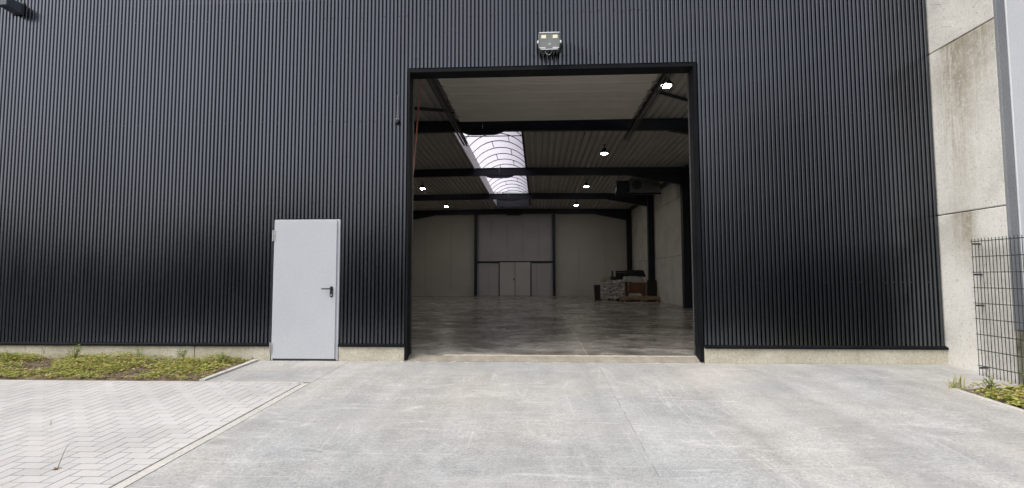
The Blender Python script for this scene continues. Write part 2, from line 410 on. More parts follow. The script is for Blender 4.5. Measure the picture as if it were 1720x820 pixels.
for _, c in inview[:300]:
    o = link('paver', mh if c[0] == 'h' else mv, 'paver', paving)
    o.location = (c[1], c[2], zg(c[2])+random.uniform(-.0003, .0009)); o.rotation_euler = (ang+random.uniform(-.0025,.0025), random.uniform(-.0025,.0025), random.uniform(-.0025,.0025))
pb = MB()
for c in rest:
    x1, y1 = min(c[4], PX1), min(c[6], PY1); lx, ly = x1-c[3], y1-c[5]
    if lx < .02 or ly < .02: continue
    q = (MH if c[0] == 'h' else MV) if abs(lx*ly-2*PW*PW) < 1e-4 else paver_mesh(lx, ly)
    cx, cy = (c[3]+x1)/2, (c[5]+y1)/2; i = len(pb.v); dz = random.uniform(-.0003, .0009)
    t1, t2 = random.uniform(-.0025,.0025), random.uniform(-.0025,.0025)
    pb.v += [(cx+v[0], cy+v[1], zg(cy+v[1])+v[2]+dz+t1*v[0]+t2*v[1]) for v in q.v]; pb.f += [tuple(i+k for k in f) for f in q.f]
pb.fix = False
structure(build('paver_field', pb, 'paver', paving), kind='stuff')

# ------------------------------------------------------------------ the warehouse
wh = thing('warehouse', 'black ribbed metal warehouse with open gate and grey side door', 'warehouse')
fw = part_of('front_wall', wh)
def prof_sheet(x0, x1, z0, z1, fw):
    n = max(1, round((x1-x0)/.0601)); p = (x1-x0)/n
    b = MB(); pts = []
    for k in range(n):
        a = x0+k*p
        for u, y in ((0, .028), (.04, .028), (.24, .003), (.30, 0.), (.75, 0.), (.81, .003), (1.0, .028)): pts.append((a+u*p, y))
    pts2 = [pts[0]]
    for q in pts[1:]:
        if abs(q[0]-pts2[-1][0]) > 1e-6 or abs(q[1]-pts2[-1][1]) > 1e-6: pts2.append(q)
    N_ = len(pts2); b.v = [(x, y, z0) for x, y in pts2]+[(x, y, z1) for x, y in pts2]
    b.f = [(k, k+1, N_+k+1, N_+k) for k in range(N_-1)]; b.fix = False
    return build('cladding_sheet', b, 'clad', fw)
ZT = 7.2
def run_sheets(x0, x1, z0, z1):
    n = max(1, round((x1-x0)/1.02)); s = (x1-x0)/n
    for k in range(n): prof_sheet(x0+k*s+(.0008 if k else 0), x0+(k+1)*s, z0, z1, fw)
run_sheets(-14.3, DX0-.012, ZP+.02, ZT)
run_sheets(DX0-.012, DX1+.012, DZ+.012, ZT)
run_sheets(DX1+.012, OX0-.004, ZP+.02, ZT)
run_sheets(OX0-.004, OX1+.004, OZ+.012, ZT)
run_sheets(OX1+.004, XW-.02, ZP+.02, ZT)
# structural wall behind the sheets
def fbox(x0, x1, z0, z1, name='wall_backing'): return box(name, 'blk', fw, x0, x1, .032, .20, z0, z1)
fbox(-14.3, DX0+.01, ZP, ZT); fbox(DX0+.01, DX1-.01, DZ, ZT); fbox(DX1-.01, OX0+.02, ZP, ZT); fbox(OX0+.02, OX1-.06, OZ-.055, ZT); fbox(OX1-.06, XW-.004, ZP, ZT)
box('liner', 'liner', fw, XL, OX0+.018, .203, .24, 0, 5.5); box('liner', 'liner', fw, OX1-.04, XW-.01, .203, .24, 0, 5.5); box('liner', 'liner', fw, OX0+.018, OX1-.04, .203, .24, OZ-.05, 5.5)
box('wall_cap', 'blk', fw, -14.3, XW-.004, -.03, .25, ZT+.001, ZT+.07)
# drip flashing and plinth
for x0, x1 in ((-14.3, DX0-.008), (DX1+.008, OX0-.006), (OX1+.006, XW+.012)):
    b = MB(); b.prism([(-.040, ZP-.028), (-.034, ZP-.028), (-.034, ZP-.004), (.02, ZP+.006), (.02, ZP+.022), (-.040, ZP+.002)], 0, x0, x1)
    build('drip_flashing', b, 'blk', fw)
for x0, x1 in ((-14.3, -9.6), (-9.594, -5.300), (-5.288, DX0-.012), (DX1+.012, OX0-.012), (OX1+.012, XW+.006)):
    box('plinth_panel', 'plinth', fw, x0, x1, -.012, .19, -.45, ZP-.004, bevel=.006)
# screws that hold the sheets, in rows
sb = MB()
for zrow, x0, x1, step in ((OZ+.16, OX0+.05, OX1-.05, .18), (3.62, OX1+.1, XW-.1, .24), (2.35, -8.9, OX0-.1, .24), (5.3, -8.9, XW-.1, .24), (1.1, OX1+.1, XW-.1, .24), (3.62, -8.9, OX0-.1, .24)):
    x = x0
    while x < x1:
        k = round((x-OX0)/.0601); xx = OX0-.004+k*.0601+.034; zz = zrow+random.uniform(-.012, .012)
        sb.prism([(xx+.008*math.cos(t*math.pi/3), zz+.008*math.sin(t*math.pi/3)) for t in range(6)], 1, -.005, .0005)
        x += step*random.choice((1, 1, .5, 1.5))
structure(build('screw_heads', sb, 'black', fw), kind='stuff')

# gate frame: flange and reveal
gf = part_of('gate_frame', wh)
def angle_jamb(x, sgn, w=.052):
    b = MB(); b.prism([(x, -.014), (x+sgn*w, -.014), (x+sgn*w, .26), (x+sgn*(w-.006), .26), (x+sgn*(w-.006), -.006), (x, -.006)], 2, -.06, OZ-.0005); return build('jamb', b, 'blk', gf)
angle_jamb(OX0, 1, .028); angle_jamb(OX1, -1)
b = MB(); b.prism([(-.016, OZ-.010), (-.016, OZ-.062), (.26, OZ-.062), (.26, OZ-.056), (-.008, OZ-.056), (-.008, OZ-.010)], 0, OX0-.001, OX1+.001); build('lintel', b, 'blk', gf)
# edge seal strips that catch the light
for x, s in ((OX0+.029, 1), (OX1-.053, -1)):
    box('seal_strip', 'dzinc', gf, min(x, x+s*.008), max(x, x+s*.008), .20, .262, .0, OZ-.06)
# threshold ramp and its pale edge
b = MB(); b.prism([(-.018, -.2), (-.018, -.071), (.148, -.010), (.148, -.2)], 0, OX0+.001, OX1-.001); build('threshold', b, 'thresh', wh)
b = MB(); b.prism([(.148, -.2), (.148, .001), (.1595, .003), (.1595, -.2)], 0, OX0+.56, OX1-.06); build('threshold_edge', b, 'edge', wh)
sp = MB()
for k in range(52):   # crumbs of broken mortar along the foot of the ramp
    x = random.uniform(OX0-.05, OX1+.05); y = random.gauss(-.045, .014); r = random.uniform(.006, .022); z = zg(y)
    sp.hexa([(x-r*2,y-r*.5,z-.002),(x+r*2,y-r*.6,z-.002),(x+r*1.7,y+r*.5,z-.002),(x-r*1.6,y+r*.6,z-.002),(x-r,y-r*.3,z+r*.25),(x+r*1.2,y-r*.3,z+r*.3),(x+r,y+r*.3,z+r*.3),(x-r,y+r*.3,z+r*.2)])
structure(build('mortar_crumbs', sp, 'edge', wh), kind='stuff')

# steel side door
sdoor = part_of('steel_door', wh)
b = MB()
zb = -.07
b.box(DX0, DX0+.05, -.012, .12, zb, DZ); b.box(DX1-.052, DX1, -.012, .12, zb, DZ); b.box(DX0+.05, DX1-.052, -.012, .12, DZ-.03, DZ)
build('frame', b, 'door', sdoor)
lf = box('leaf', 'door', sdoor, DX0+.012, DX1-.042, -.032, .03, -.045, DZ-.022, bevel=.004)
box('sill', 'dgrey', sdoor, DX0+.03, DX1-.03, -.018, .1, zb-.02, -.047)
for zc in (1.835, .115):
    h = MB(); h.tube([(DX0-.006, -.034, zc-.085), (DX0-.006, -.034, zc+.085)], .014, 10); h.box(DX0-.004, DX0+.03, -.036, -.030, zc-.07, zc+.07)
    build('hinge', h, 'zinc', sdoor)
hx, hz = -3.152, 1.005
h = MB()
h.prism([(hx+.024*math.cos(t), hz-.035+(.06 if math.sin(t) > 0 else -.06)+.024*math.sin(t)) for t in [k*math.pi/6+.05 for k in range(12)]], 1, -.041, -.031)
h.tube([(hx, -.04, hz+.012), (hx, -.085, hz+.012)], .011, 10); h.tube([(hx+.008, -.085, hz+.012), (hx-.06, -.088, hz+.012), (hx-.135, -.085, hz+.010)], .0105, 10)
build('handle', h, 'black', sdoor)
h = MB(); h.tube([(hx, -.0395, hz-.085), (hx, -.047, hz-.085)], .013, 12); build('lock_cylinder', h, 'zinc', sdoor)

# side and back walls of the hall
box('left_wall', 'liner', wh, XL-.2, XL, .24, YB+.2, 0, 5.6)
bw = part_of('back_wall', wh)
def panel(x0, x1, z0, z1, mat, y=YB): return box('wall_panel', mat, bw, x0+.004, x1-.004, y, y+.12, z0, z1, bevel=.004)
box('backing', 'blk', bw, XL, XW, YB+.125, YB+.2, 0, 5.6)
xs = [XL+(-3.95-XL)*k/3 for k in range(4)]
for a, c in zip(xs, xs[1:]): panel(a, c, 0, 5.55, 'liner')
xs = [1.02+(XW-1.02)*k/3 for k in range(4)]
for a, c in zip(xs, xs[1:]): panel(a, c, 0, 5.55, 'liner')
xs = [-3.95+4.97*k/5 for k in range(6)]
for a, c in zip(xs, xs[1:]): panel(a, c, 2.2, 5.55, 'linerc')
panel(-3.95, -3.16, 0, 2.08, 'linerc', YB+.03); panel(-3.16, -2.50, 0, 2.08, 'linerc', YB+.03); panel(-.42, -.1, 0, 2.08, 'linerc', YB+.03); panel(-.1, 1.02, 0, 2.08, 'linerc', YB+.03)
box('rail', 'frame', bw, -3.95, -2.55, YB-.03, YB+.1, 2.09, 2.19); box('rail', 'frame', bw, -.38, 1.02, YB-.03, YB+.1, 2.09, 2.19)
bd = part_of('double_door', wh)
b = MB(); b.box(-2.50, -2.44, YB-.03, YB+.1, 0, 2.195); b.box(-.48, -.42, YB-.03, YB+.1, 0, 2.195); b.box(-2.44, -.48, YB-.03, YB+.1, 2.13, 2.195); build('frame', b, 'frame', bd)
box('leaf', 'backdoor', bd, -2.435, -1.475, YB-.02, YB+.05, .01, 2.125); box('leaf', 'backdoor', bd, -1.445, -.485, YB-.02, YB+.05, .01, 2.125)
box('meeting_strip', 'frame', bd, -1.472, -1.448, YB-.03, YB+.03, .01, 2.125)
box('handle', 'black', bd, -1.56, -1.50, YB-.06, YB-.02, .98, 1.10)
box('skirting', 'edge', bw, XL, -3.95, YB-.012, YB-.001, 0, .05)

# portal frames
def i_beam(mb, P0, P1, h, wd, tf=.014, tw=.010, axis='y'):
    """I section from P0 to P1 (in the x-z plane), flange width along y"""
    (x0, z0), (x1, z1), y = P0, P1, wd[1]; wf = wd[0]/2
    d = Vector((x1-x0, z1-z0)).normalized(); n = Vector((-d.y, d.x))
    def plate(a, b_, hw):
        q = []
        for yy in (y-hw, y+hw):
            for (px, pz), t in (((x0, z0), a), ((x1, z1), a), ((x1, z1), b_), ((x0, z0), b_)): q.append((px+n.x*t, yy, pz+n.y*t))
        mb.hexa(q)
    plate(0, tf, wf); plate(h-tf, h, wf); plate(tf, h-tf, tw/2)
for fi, y in enumerate(FR):
    for sgn, xc, nm in ((1, XW-.01, 'r'), (-1, XL+.01, 'l')):
        xi = xc-sgn*.30
        b = MB(); tf = .016
        for a in (xc-sgn*tf, xi+sgn*tf):
            lo, hi = sorted((a-tf/2*1.0, a+tf/2)); b.box(lo, hi, y-.15, y+.15, 0.02, zr(xc)-.012)
        lo, hi = sorted((xc-sgn*(tf*1.5+.0005), xi+sgn*(tf*1.5+.0005))); b.box(lo, hi, y-.006, y+.006, 0.02, zr(xc)-.012)
        col = build('column', b, 'frame', wh)
        box('base_plate', 'frame', col, min(xc-sgn*.003, xi-sgn*.03), max(xc-sgn*.003, xi-sgn*.03), y-.18, y+.18, 0., .02)
        # rafter with haunch
        b = MB(); xr = xi-sgn*.001
        zb0, zb1 = zr(RX)-.012-.30, zr(xr)-.012-.30
        i_beam(b, (RX, zb0), (xr, zb1), .30 if sgn > 0 else .30, (.15, y)) if sgn > 0 else i_beam(b, (xr, zb1), (RX, zb0), .30, (.15, y))
        rf = build('rafter', b, 'frame', wh)
        xh = xr-sgn*2.0; zh = zr(xh)-.012-.30
        hb = MB(); pr = [(xr, zb1-.001), (xh, zh-.001), (xr, zb1-.36)]
        hb.prism(pr, 1, y-.008, y+.008); 
        d = Vector((xr-xh, (zb1-.36)-zh)); q = []
        for yy in (y-.075, y+.075): q += [(xh, yy, zh-.002), (xr, yy, zb1-.36), (xr, yy, zb1-.375), (xh, yy, zh-.017)]
        hb.hexa(q); build('haunch', hb, 'frame', rf)
    hb = MB(); z0 = zr(RX)-.312
    hb.prism([(RX-.62, z0+.0), (RX-.40, z0-.085), (RX-.30, z0-.10), (RX+.30, z0-.10), (RX+.40, z0-.085), (RX+.62, z0+.0)], 1, y-.05, y+.05); build('ridge_plate', hb, 'frame', wh)
for x in (-3.95, 1.02):
    b = MB(); b.box(x-.09, x+.09, YB-.30, YB-.288, 0, zr(x)-.32); b.box(x-.09, x+.09, YB-.162, YB-.15, 0, zr(x)-.32); b.box(x-.005, x+.005, YB-.288, YB-.162, 0, zr(x)-.32); build('gable_post', b, 'frame', wh)
# edge beams along the eaves and the roof bracing in the first bay
for k in range(3):
    b = MB(); b.box(XW-.22, XW-.08, FR[k]+.16, FR[k+1]-.16, zr(XW)-.17, zr(XW)-.03); build('eaves_beam', b, 'frame', wh)
b = MB(); b.box(XW-.22, XW-.08, .26, FR[0]-.16, zr(XW)-.17, zr(XW)-.03); build('eaves_beam', b, 'frame', wh)
for p, q in (((-2.05, 5.05, 5.42), (-5.4, 3.95, 5.40)), ((2.62, 3.80, 5.42), (5.5, 5.75, 5.36))):
    b = MB(); b.tube([p, q], .04, 8); build('roof_brace', b, 'frame', wh)

# roof deck, skylight
SX0, SX1, SY0, SY1 = -2.45, -.47, 6.35, 22.6
def deck(x0, x1, y0, y1):
    n = max(1, round((x1-x0)/.207)); p = (x1-x0)/n; pts = []
    for k in range(n):
        for u, dz in ((0, .0), (.42, .0), (.56, .075), (.86, .075)): pts.append((x0+(k+u)*p, dz))
    pts.append((x1, 0.)); b = MB(); m = len(pts)
    b.v = [(x, y0, zr(x)+d) for x, d in pts]+[(x, y1, zr(x)+d) for x, d in pts]
    b.f = [(k+1, k, m+k, m+k+1) for k in range(m-1)]; b.fix = False
    return build('roof_deck', b, 'deck', wh)
YD = [.245]+FR[:3]+[YB+.1]
for a, c in zip(YD, YD[1:]):
    deck(XL, SX0-.03, a+.002, c-.002); deck(SX1+.03, XW, a+.002, c-.002)
deck(SX0-.03, SX1+.03, .245, SY0-.05); deck(SX0-.03, SX1+.03, SY1+.05, YB+.1)
rb = MB()
for x0, x1, y0, y1 in ((XL-.2, SX0-.07, .02, YB+.2), (SX1+.07, XW+.2, .02, YB+.2), (SX0-.07, SX1+.07, .02, SY0-.06), (SX0-.07, SX1+.07, SY1+.06, YB+.2)):
    rb.box(x0, x1, y0, y1, 5.60, 5.80)
build('roof_slab', rb, 'roof', wh)
skl = part_of('skylight', wh)
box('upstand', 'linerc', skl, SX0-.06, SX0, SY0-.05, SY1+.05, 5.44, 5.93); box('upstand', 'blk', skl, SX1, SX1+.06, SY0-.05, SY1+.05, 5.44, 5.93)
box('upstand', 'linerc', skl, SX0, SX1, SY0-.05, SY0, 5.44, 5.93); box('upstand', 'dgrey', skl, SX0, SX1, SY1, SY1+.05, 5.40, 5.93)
def arc(t): # t 0..1 across the vault
    a = math.radians(140-100*t); R_ = (SX1-SX0)/2/math.cos(math.radians(40)); cx = (SX0+SX1)/2
    return cx+R_*math.cos(a), 5.93+R_*(math.sin(a)-math.sin(math.radians(40)))
nb = 16; NA = 14
ye = [SY0+(SY1-SY0)*k/nb for k in range(nb+1)]
bar_me = None
for k, y in enumerate(ye):
    b = MB()
    for j in range(NA):
        (x0, z0), (x1, z1) = arc(j/NA), arc((j+1)/NA)
        b.hexa([(x0,y-.014,z0-.03),(x1,y-.014,z1-.03),(x1,y+.014,z1-.03),(x0,y+.014,z0-.03),(x0,y-.014,z0),(x1,y-.014,z1),(x1,y+.014,z1),(x0,y+.014,z0)])
    build('glazing_bar', b, 'dzinc', skl)
for k, (y0, y1) in enumerate(zip(ye, ye[1:])):
    b = MB(); 
    for j in range(NA+1):
        x, z = arc(j/NA); b.v += [(x, y0, z+.004), (x, y1, z+.004)]
    b.f = [(2*j, 2*j+1, 2*j+3, 2*j+2) for j in range(NA)]; b.fix = False
    build('pane', b, 'pane', skl)
    t = .38 if k % 2 else .68; x, z = arc(t)
    box('joint_strip', 'dzinc', skl, x-.012, x+.012, y0+.03, y1-.03, z-.02, z-.004)
for y in (8.95, 14.4, 20.2):
    b = MB(); b.tube([(SX0, y, 5.86), (SX1, y, 5.86)], .016, 6); build('tie_rod', b, 'blk', skl)

# sectional gate, rolled up under the roof, with its tracks
ZG = 5.17
gate = part_of('sectional_gate', wh)
for k in range(9):
    y0 = .62+k*.5; y1 = y0+.496; pr = [(y0, ZG+.045), (y0, ZG+.004)]
    m = 5
    for j in range(m):
        a = y0+.006+(y1-y0-.012)*j/m; c = y0+.006+(y1-y0-.012)*(j+1)/m
        pr += [(a, ZG), (c-.030, ZG), (c-.028, ZG+.028), (c-.002, ZG+.028)]
    pr += [(y1, ZG+.004), (y1, ZG+.045)]
    b = MB(); b.prism(pr[::-1], 0, OX0-.0+.02, OX1-.02); sct = build('door_section', b, 'leafp', gate)
    for sx in (OX0+.0, OX1-.0):
        s = 1 if sx > 0 else -1
        r = MB(); r.tube([(sx-s*.04, y0+.02, ZG-.028), (sx+s*.03, y0+.02, ZG-.028)], .015, 10); r.box(min(sx-s*.07, sx-s*.02), max(sx-s*.07, sx-s*.02), y0-.03, y0+.07, ZG-.012, ZG-.001); build('roller', r, 'zinc', sct)
for sx, ye_ in ((OX0-.055, 7.3), (OX1+.055, 6.95)):
    s = 1 if sx > 0 else -1
    b = MB(); y0 = .30
    q0, q1 = sorted((sx, sx+s*.045)); b.box(q0, q1, y0, ye_, ZG-.075, ZG-.069); b.box(q0, q1, y0, ye_, ZG+.020, ZG+.026); t0, t1 = sorted((sx+s*.045, sx+s*.052)); b.box(t0, t1, y0, ye_, ZG-.075, ZG+.026)
    q0, q1 = sorted((sx+s*.09, sx+s*.14)); b.box(q0, q1, y0, ye_, ZG-.05, ZG-.044); 
    trk = build('track', b, 'dzinc', wh)
    vb = MB(); q0, q1 = sorted((sx, sx+s*.06)); vb.box(q0, q1, .27, .33, 0, ZG-.08); build('upright', vb, 'dzinc', trk)
    for yy in (1.2, 2.6, 4.2, 6.6):
        hb = MB(); q0, q1 = sorted((sx+s*.055, sx+s*.085)); hb.box(q0, q1, yy-.015, yy+.015, ZG-.02, zr(sx)-.002); build('hanger', hb, 'zinc', trk)

# ------------------------------------------------------------------ concrete wall on the right
cw = thing('concrete_wall', 'tall stained precast concrete wall closing the black facade on the right', 'wall')
ysp = [-1.07, FR[0], FR[1], FR[2], YB+.2]; zsp = [-.6, 2.0735, 4.495, 6.95, 7.6]
for i, (y0, y1) in enumerate(zip(ysp, ysp[1:])):
    for z0, z1 in zip(zsp, zsp[1:]):
        if i and z0 > 5: continue
        o = box('wall_panel', 'precast', cw, XW, XW+.19, y0+.004, y1-.004, z0+.006, z1-.006, bevel=.012)
        if i == 0 and abs(z0-4.495) < .01:
            for yy, zz, tilt in ((-.33, 4.78, .05), (-.16, 5.2, .05), (-.86, 4.86, -.03)):
                b = MB(); w2, h2 = .11, .045
                b.hexa([(XW+.01, yy-w2, zz-h2-tilt), (XW+.01, yy+w2, zz-h2+tilt), (XW+.01, yy+w2, zz+h2+tilt), (XW+.01, yy-w2, zz+h2-tilt), (XW-.003, yy-w2+.01, zz-h2+.01-tilt), (XW-.003, yy+w2-.01, zz-h2+.01+tilt), (XW-.003, yy+w2-.01, zz+h2-.01+tilt), (XW-.003, yy-w2+.01, zz+h2-.01-tilt)])
                build('anchor_patch', b, 'precast', o)
box('joint_core', 'dirt', cw, XW+.03, XW+.185, -1.05, YB+.19, -.6, 5.6); box('joint_core', 'dirt', cw, XW+.03, XW+.185, -1.05, FR[0]-.02, 5.601, 7.58)

# neighbouring building behind the wall end
nbld = thing('neighbouring_building', 'white panelled building at the right edge behind the mesh fence', 'building')
xp = 5.955
for k in range(9):
    x1 = 6.19 if k == 0 else xp+1.0
    box('wall_panel', 'white', nbld, xp+.003, x1-.003, -1.13, -1.072, .56, 8.2, bevel=.005); xp = x1
box('corner_flashing', 'gtrim', nbld, XW-.004, 5.953, -1.115, -1.073, .53, 8.2, bevel=.004)
box('plinth', 'moss', nbld, XW+.01, xp, -1.10, -1.073, -.6, .525); box('drip_edge', 'gtrim', nbld, 5.957, xp, -1.15, -1.075, .528, .556)
box('rear_wall', 'white', nbld, XW+.2, xp, -1.07, 12, .5, 8.1)

# ------------------------------------------------------------------ mesh fence along the wall
fn = thing('mesh_fence', 'dark double wire mesh fence panel fixed along the concrete wall', 'fence')
FX = XW-.10; FY0 = -.655; NV = 100
ft = 1.68
def rod_mesh(L, r, n=6):
    b = MB(); b.tube([(0,0,0), (0,0,L)], r, n); return b.mesh('wire')
vlen = ft-(-.11); vm = rod_mesh(vlen, .0042)
for k in range(NV):
    y = FY0-.0505*k; dz = zg(y)-zg(FY0)
    o = link('vertical_wire', vm, 'fence', fn); o.location = (FX, y, ft-vlen+dz*.0+(dz if k > 30 else 0))
hm = rod_mesh(.0505*(NV-1)+.02, .005)
for k in range(9):
    z = ft-.035-.2025*k
    for dx in (-.0075, .0075):
        o = link('horizontal_wire', hm, 'fence', fn); o.location = (FX+dx, FY0+.01, z); o.rotation_euler = (math.radians(90), 0, 0)
for k in (0, 2, 4, 8):
    box('wall_clip', 'fence', fn, FX-.006, XW+.004, FY0-.016, FY0-.004, ft-.078-.2025*k, ft-.055-.2025*k)
for y in (-3.2, -5.6):
    box('post', 'fence', fn, FX+.012, FX+.07, y-.03, y+.03, zg(y)-.1, ft+.05)

# ------------------------------------------------------------------ things on the facade
fl = thing('floodlight', 'twin chip floodlight bolted above the open gate', 'floodlight', (.19, 0, 4.62))
def rbox(x0, x1, z0, z1, c, ya, yb):
    b = MB(); b.prism([(x0+c,z0),(x1-c,z0),(x1,z0+c),(x1,z1-c*.6),(x1-c*.6,z1),(x0+c*.6,z1),(x0,z1-c*.6),(x0,z0+c)], 1, ya, yb); return b
TL = math.radians(14)
flh = part_of('lamp_head', fl); flh.location = (0, -.13, .13); flh.rotation_euler = (-TL*.5, 0, 0)
build('housing', rbox(-.165, .165, -.13, .15, .035, -.035, .06), 'lampbody', flh, bevel=.006)
build('glass', rbox(-.148, .148, -.112, .132, .03, -.041, -.034), mottled('floodlight glass', (.16,.17,.16), (.20,.21,.20), .12, 3), flh)
box('rim', 'rim', flh, -.155, .155, -.05, -.036, .134, .150, bevel=.004)
box('rim', 'rim', flh, -.15, -.06, -.048, -.036, -.118, -.102, bevel=.003); box('rim', 'rim', flh, .05, .145, -.048, -.036, -.118, -.102, bevel=.003); box('rim', 'rim', flh, -.13, .13, -.05, -.036, -.142, -.128, bevel=.003)
for x in (-.083, .09): box('led_chip', 'chip', flh, x-.036, x+.036, -.047, -.0415, .045, .102, bevel=.002)
for x in (-.172, .172): box('side_clip', 'rim', flh, x-.012, x+.012, -.045, -.01, -.03, .015, bevel=.004)
mk = MB()
for x in (-.004, .016): mk.hexa([(x-.012,-.0425,-.060),(x-.004,-.0425,-.060),(x+.010,-.0425,-.030),(x+.002,-.0425,-.030),(x-.012,-.0412,-.060),(x-.004,-.0412,-.060),(x+.010,-.0412,-.030),(x+.002,-.0412,-.030)])
build('maker_mark', mk, 'rim', flh)
for k in range(6):
    x = -.115+k*.046; box('cooling_fin', 'black', flh, x-.006, x+.006, -.02, .08, -.20, -.13)
wr = MB(); wr.tube([(-.065, -.15, .0), (-.055, -.15, -.035), (-.03, -.15, -.062), (-.01, -.15, -.067), (.01, -.15, -.06), (.033, -.15, -.03), (.04, -.15, .0)], .006, 8); build('cable_loop', wr, 'rim', fl)
br = MB(); br.box(-.13, .13, -.075, -.001, .10, .16); br.box(-.19, -.172, -.16, -.001, .09, .14); br.box(.172, .19, -.16, -.001, .09, .14); br.box(-.19, .19, -.012, -.001, .09, .14); build('bracket', br, 'black', fl)

wl = thing('wall_lamp', 'dark slate arm lamp sticking out high at the far left of the facade', 'lamp', (-8.50, 0, 5.60))
b = MB(); b.prism([(-.27,-.07),(-.06,-.085),(-.022,-.085),(-.022,.085),(-.06,.085),(-.27,.06)], 0, -.09, .075); build('arm_housing', b, 'slate', wl, bevel=.008)
b = MB(); b.box(-.11, .095, -.022, -.001, -.10, .105); build('wall_plate', b, 'dgrey', wl, bevel=.004)
sn = thing('sensor', 'small dark sensor with pale cable left of the gate top', 'sensor', (-2.172, 0, 3.60))
b = MB(); b.prism([(-.020,-.035),(.028,-.030),(.034,.012),(.008,.030),(-.022,.026)], 1, -.075, -.001); build('housing', b, 'black', sn, bevel=.006)
b = MB(); b.tube([(0, -.006, .02), (-.002, -.007, .09), (.001, -.006, .30), (0, -.007, .42)], .008, 6); build('cable', b, 'gtrim', sn)
b = MB(); b.lathe([(.006,-.004),(.014,0),(.012,.012),(.004,.018)], (-.008, -.02, .03), 10); build('cap', b, 'rim', sn)

rp = MB(); pts = []
for k in range(15):
    t = k/14; pts.append((-2.285+.175*t, 2.0-1.35*t, 5.12-2.55*t-.10*math.sin(math.pi*t)))
rp.tube(pts, .014, 6)
tag(build('pull_rope', rp, 'rope'), 'orange red pull rope slanting down inside the left gate jamb', 'rope')

# ------------------------------------------------------------------ ceiling lamps
def make_lamp():
    r = thing('ceiling_lamp', '', 'lamp', group='round lamps under the hall roof')
    b = MB(); b.lathe([(.145, .0), (.150, .03), (.12, .075), (.07, .10), (.07, .16), (.03, .18)], (0,0,0), 24); build('housing', b, 'black', r, smooth=False)
    b = MB(); b.lathe([(.075, -.022), (.095, -.014), (.102, -.001)], (0,0,0), 24); build('lens', b, 'led', r)
    b = MB(); b.tube([(0,0,.18), (0,0,.30)], .012, 8); b.box(-.05, .05, -.02, .02, .285, .30); build('hanger', b, 'black', r)
    return r
def copy_tree(o, parent=None):
    c = o.copy(); C.objects.link(c); c.parent = parent
    for ch in list(o.children): copy_tree(ch, c)
    return c
lamp0 = make_lamp()
spots = [((2.69, 2.85), 'brightest round lamp beside the right gate track'), ((2.16, 8.7), 'lit round lamp right of the skylight, second from the gate'), ((2.15, 14.75), 'lit round lamp right of the skylight, in front of the suspended air unit'),
         ((2.15, 20.7), 'lit round lamp right of the skylight nearest the back wall'), ((-5.16, 14.85), 'lit round lamp left of the skylight, the nearer of two'), ((-5.14, 20.7), 'lit round lamp left of the skylight nearest the back wall')]
for i, ((x, y), lb) in enumerate(spots):
    o = lamp0 if i == 0 else copy_tree(lamp0); o.location = (x, y, zr(x)-.302); o['label'] = lb

# ------------------------------------------------------------------ suspended air unit
hu = thing('air_unit', 'dark boxy air heater hung under the roof by the right wall', 'heater', (4.2, 13.8, 4.68))
box('casing', 'unit', hu, -.38, .84, -.32, .32, .02, .60, bevel=.015); box('casing_top', 'zinc', hu, -.36, .80, -.34, .30, .602, .625)
box('motor_box', 'cloth', hu, -.92, -.40, -.28, .28, .03, .50, bevel=.015)
b = MB(); b.tube([(-.93, 0, .32), (-1.02, 0, .30), (-1.06, -.02, .16), (-1.02, -.05, .06)], .035, 8); build('pipe', b, 'zinc', hu)
b = MB(); b.lathe([(.18, 0), (.2, .02), (.2, .05)], (0,0,0), 20); g = build('fan_ring', b, 'dgrey', hu); g.rotation_euler = (math.radians(90), 0, 0); g.location = (-.10, -.321, .30)
for k in range(7): box('louvre', 'lampbody', hu, .20, .72, -.345, -.323, .10+k*.065, .125+k*.065)
for x in (-.8, -.3, .75):
    b = MB(); b.tube([(x, 0, .58 if x > -.5 else .5), (x, 0, zr(4.2+x)-4.68)], .012, 6); build('hanger_rod', b, 'zinc', hu)
box('bracket', 'frame', hu, -.95, .95, -.05, .05, -.05, .018)

# ------------------------------------------------------------------ goods stacked at the back right
def lump(name, mat, x0, x1, y0, y1, z0, z1, amp, seed, parent=None, cuts=7):
    rnd = random.Random(seed); bm = bmesh.new(); bmesh.ops.create_cube(bm, size=1); bmesh.ops.subdivide_edges(bm, edges=bm.edges[:], cuts=cuts, use_grid_fill=True)
    for v in bm.verts:
        fz = v.co.z+.5; j = amp*(1 if fz > .02 else .3)
        x, y = v.co.x, v.co.y; rr = .92+.08*math.cos(fz*3)
        v.co = Vector(((x0+x1)/2+x*rr*(x1-x0)+rnd.uniform(-j, j), (y0+y1)/2+y*rr*(y1-y0)+rnd.uniform(-j, j), z0+fz*(z1-z0)+(rnd.uniform(-j, j) if fz > .02 else 0)))
    me = bpy.data.meshes.new(name); bm.to_mesh(me); bm.free(); return link(name, me, mat, parent)
def pallet(parent, x0, x1, y0, y1, z=0.):
    for k in range(5):
        a = y0+(y1-y0-.1)*k/4; box('deck_board', 'wood', parent, x0, x1, a, a+.1, z+.105, z+.127)
    for x in (x0+.05, (x0+x1)/2, x1-.05): box('bearer', 'wood', parent, x-.05, x+.05, y0, y1, z, z+.104)
wp = thing('wrapped_pallet', 'film wrapped pallet of goods glinting at the front of the pile', 'pallet', (3.62, 18.3, 0))
pallet(wp, -.48, .48, -.5, .5); lump('wrapped_load', 'wrap', -.50, .66, -.52, .5, .128, .99, .06, 3, wp, 11)
tag(box('carton', 'cardl', None, 3.16, 3.60, 18.0, 18.4, 1.02, 1.24, .006), 'small pale carton on top of the film wrapped pallet', 'box')
tag(box('lidded_case', 'cloth', None, 3.62, 3.92, 18.15, 18.5, 1.02, 1.20, .01), 'low dark case next to the pale carton on the wrapped pallet', 'case')
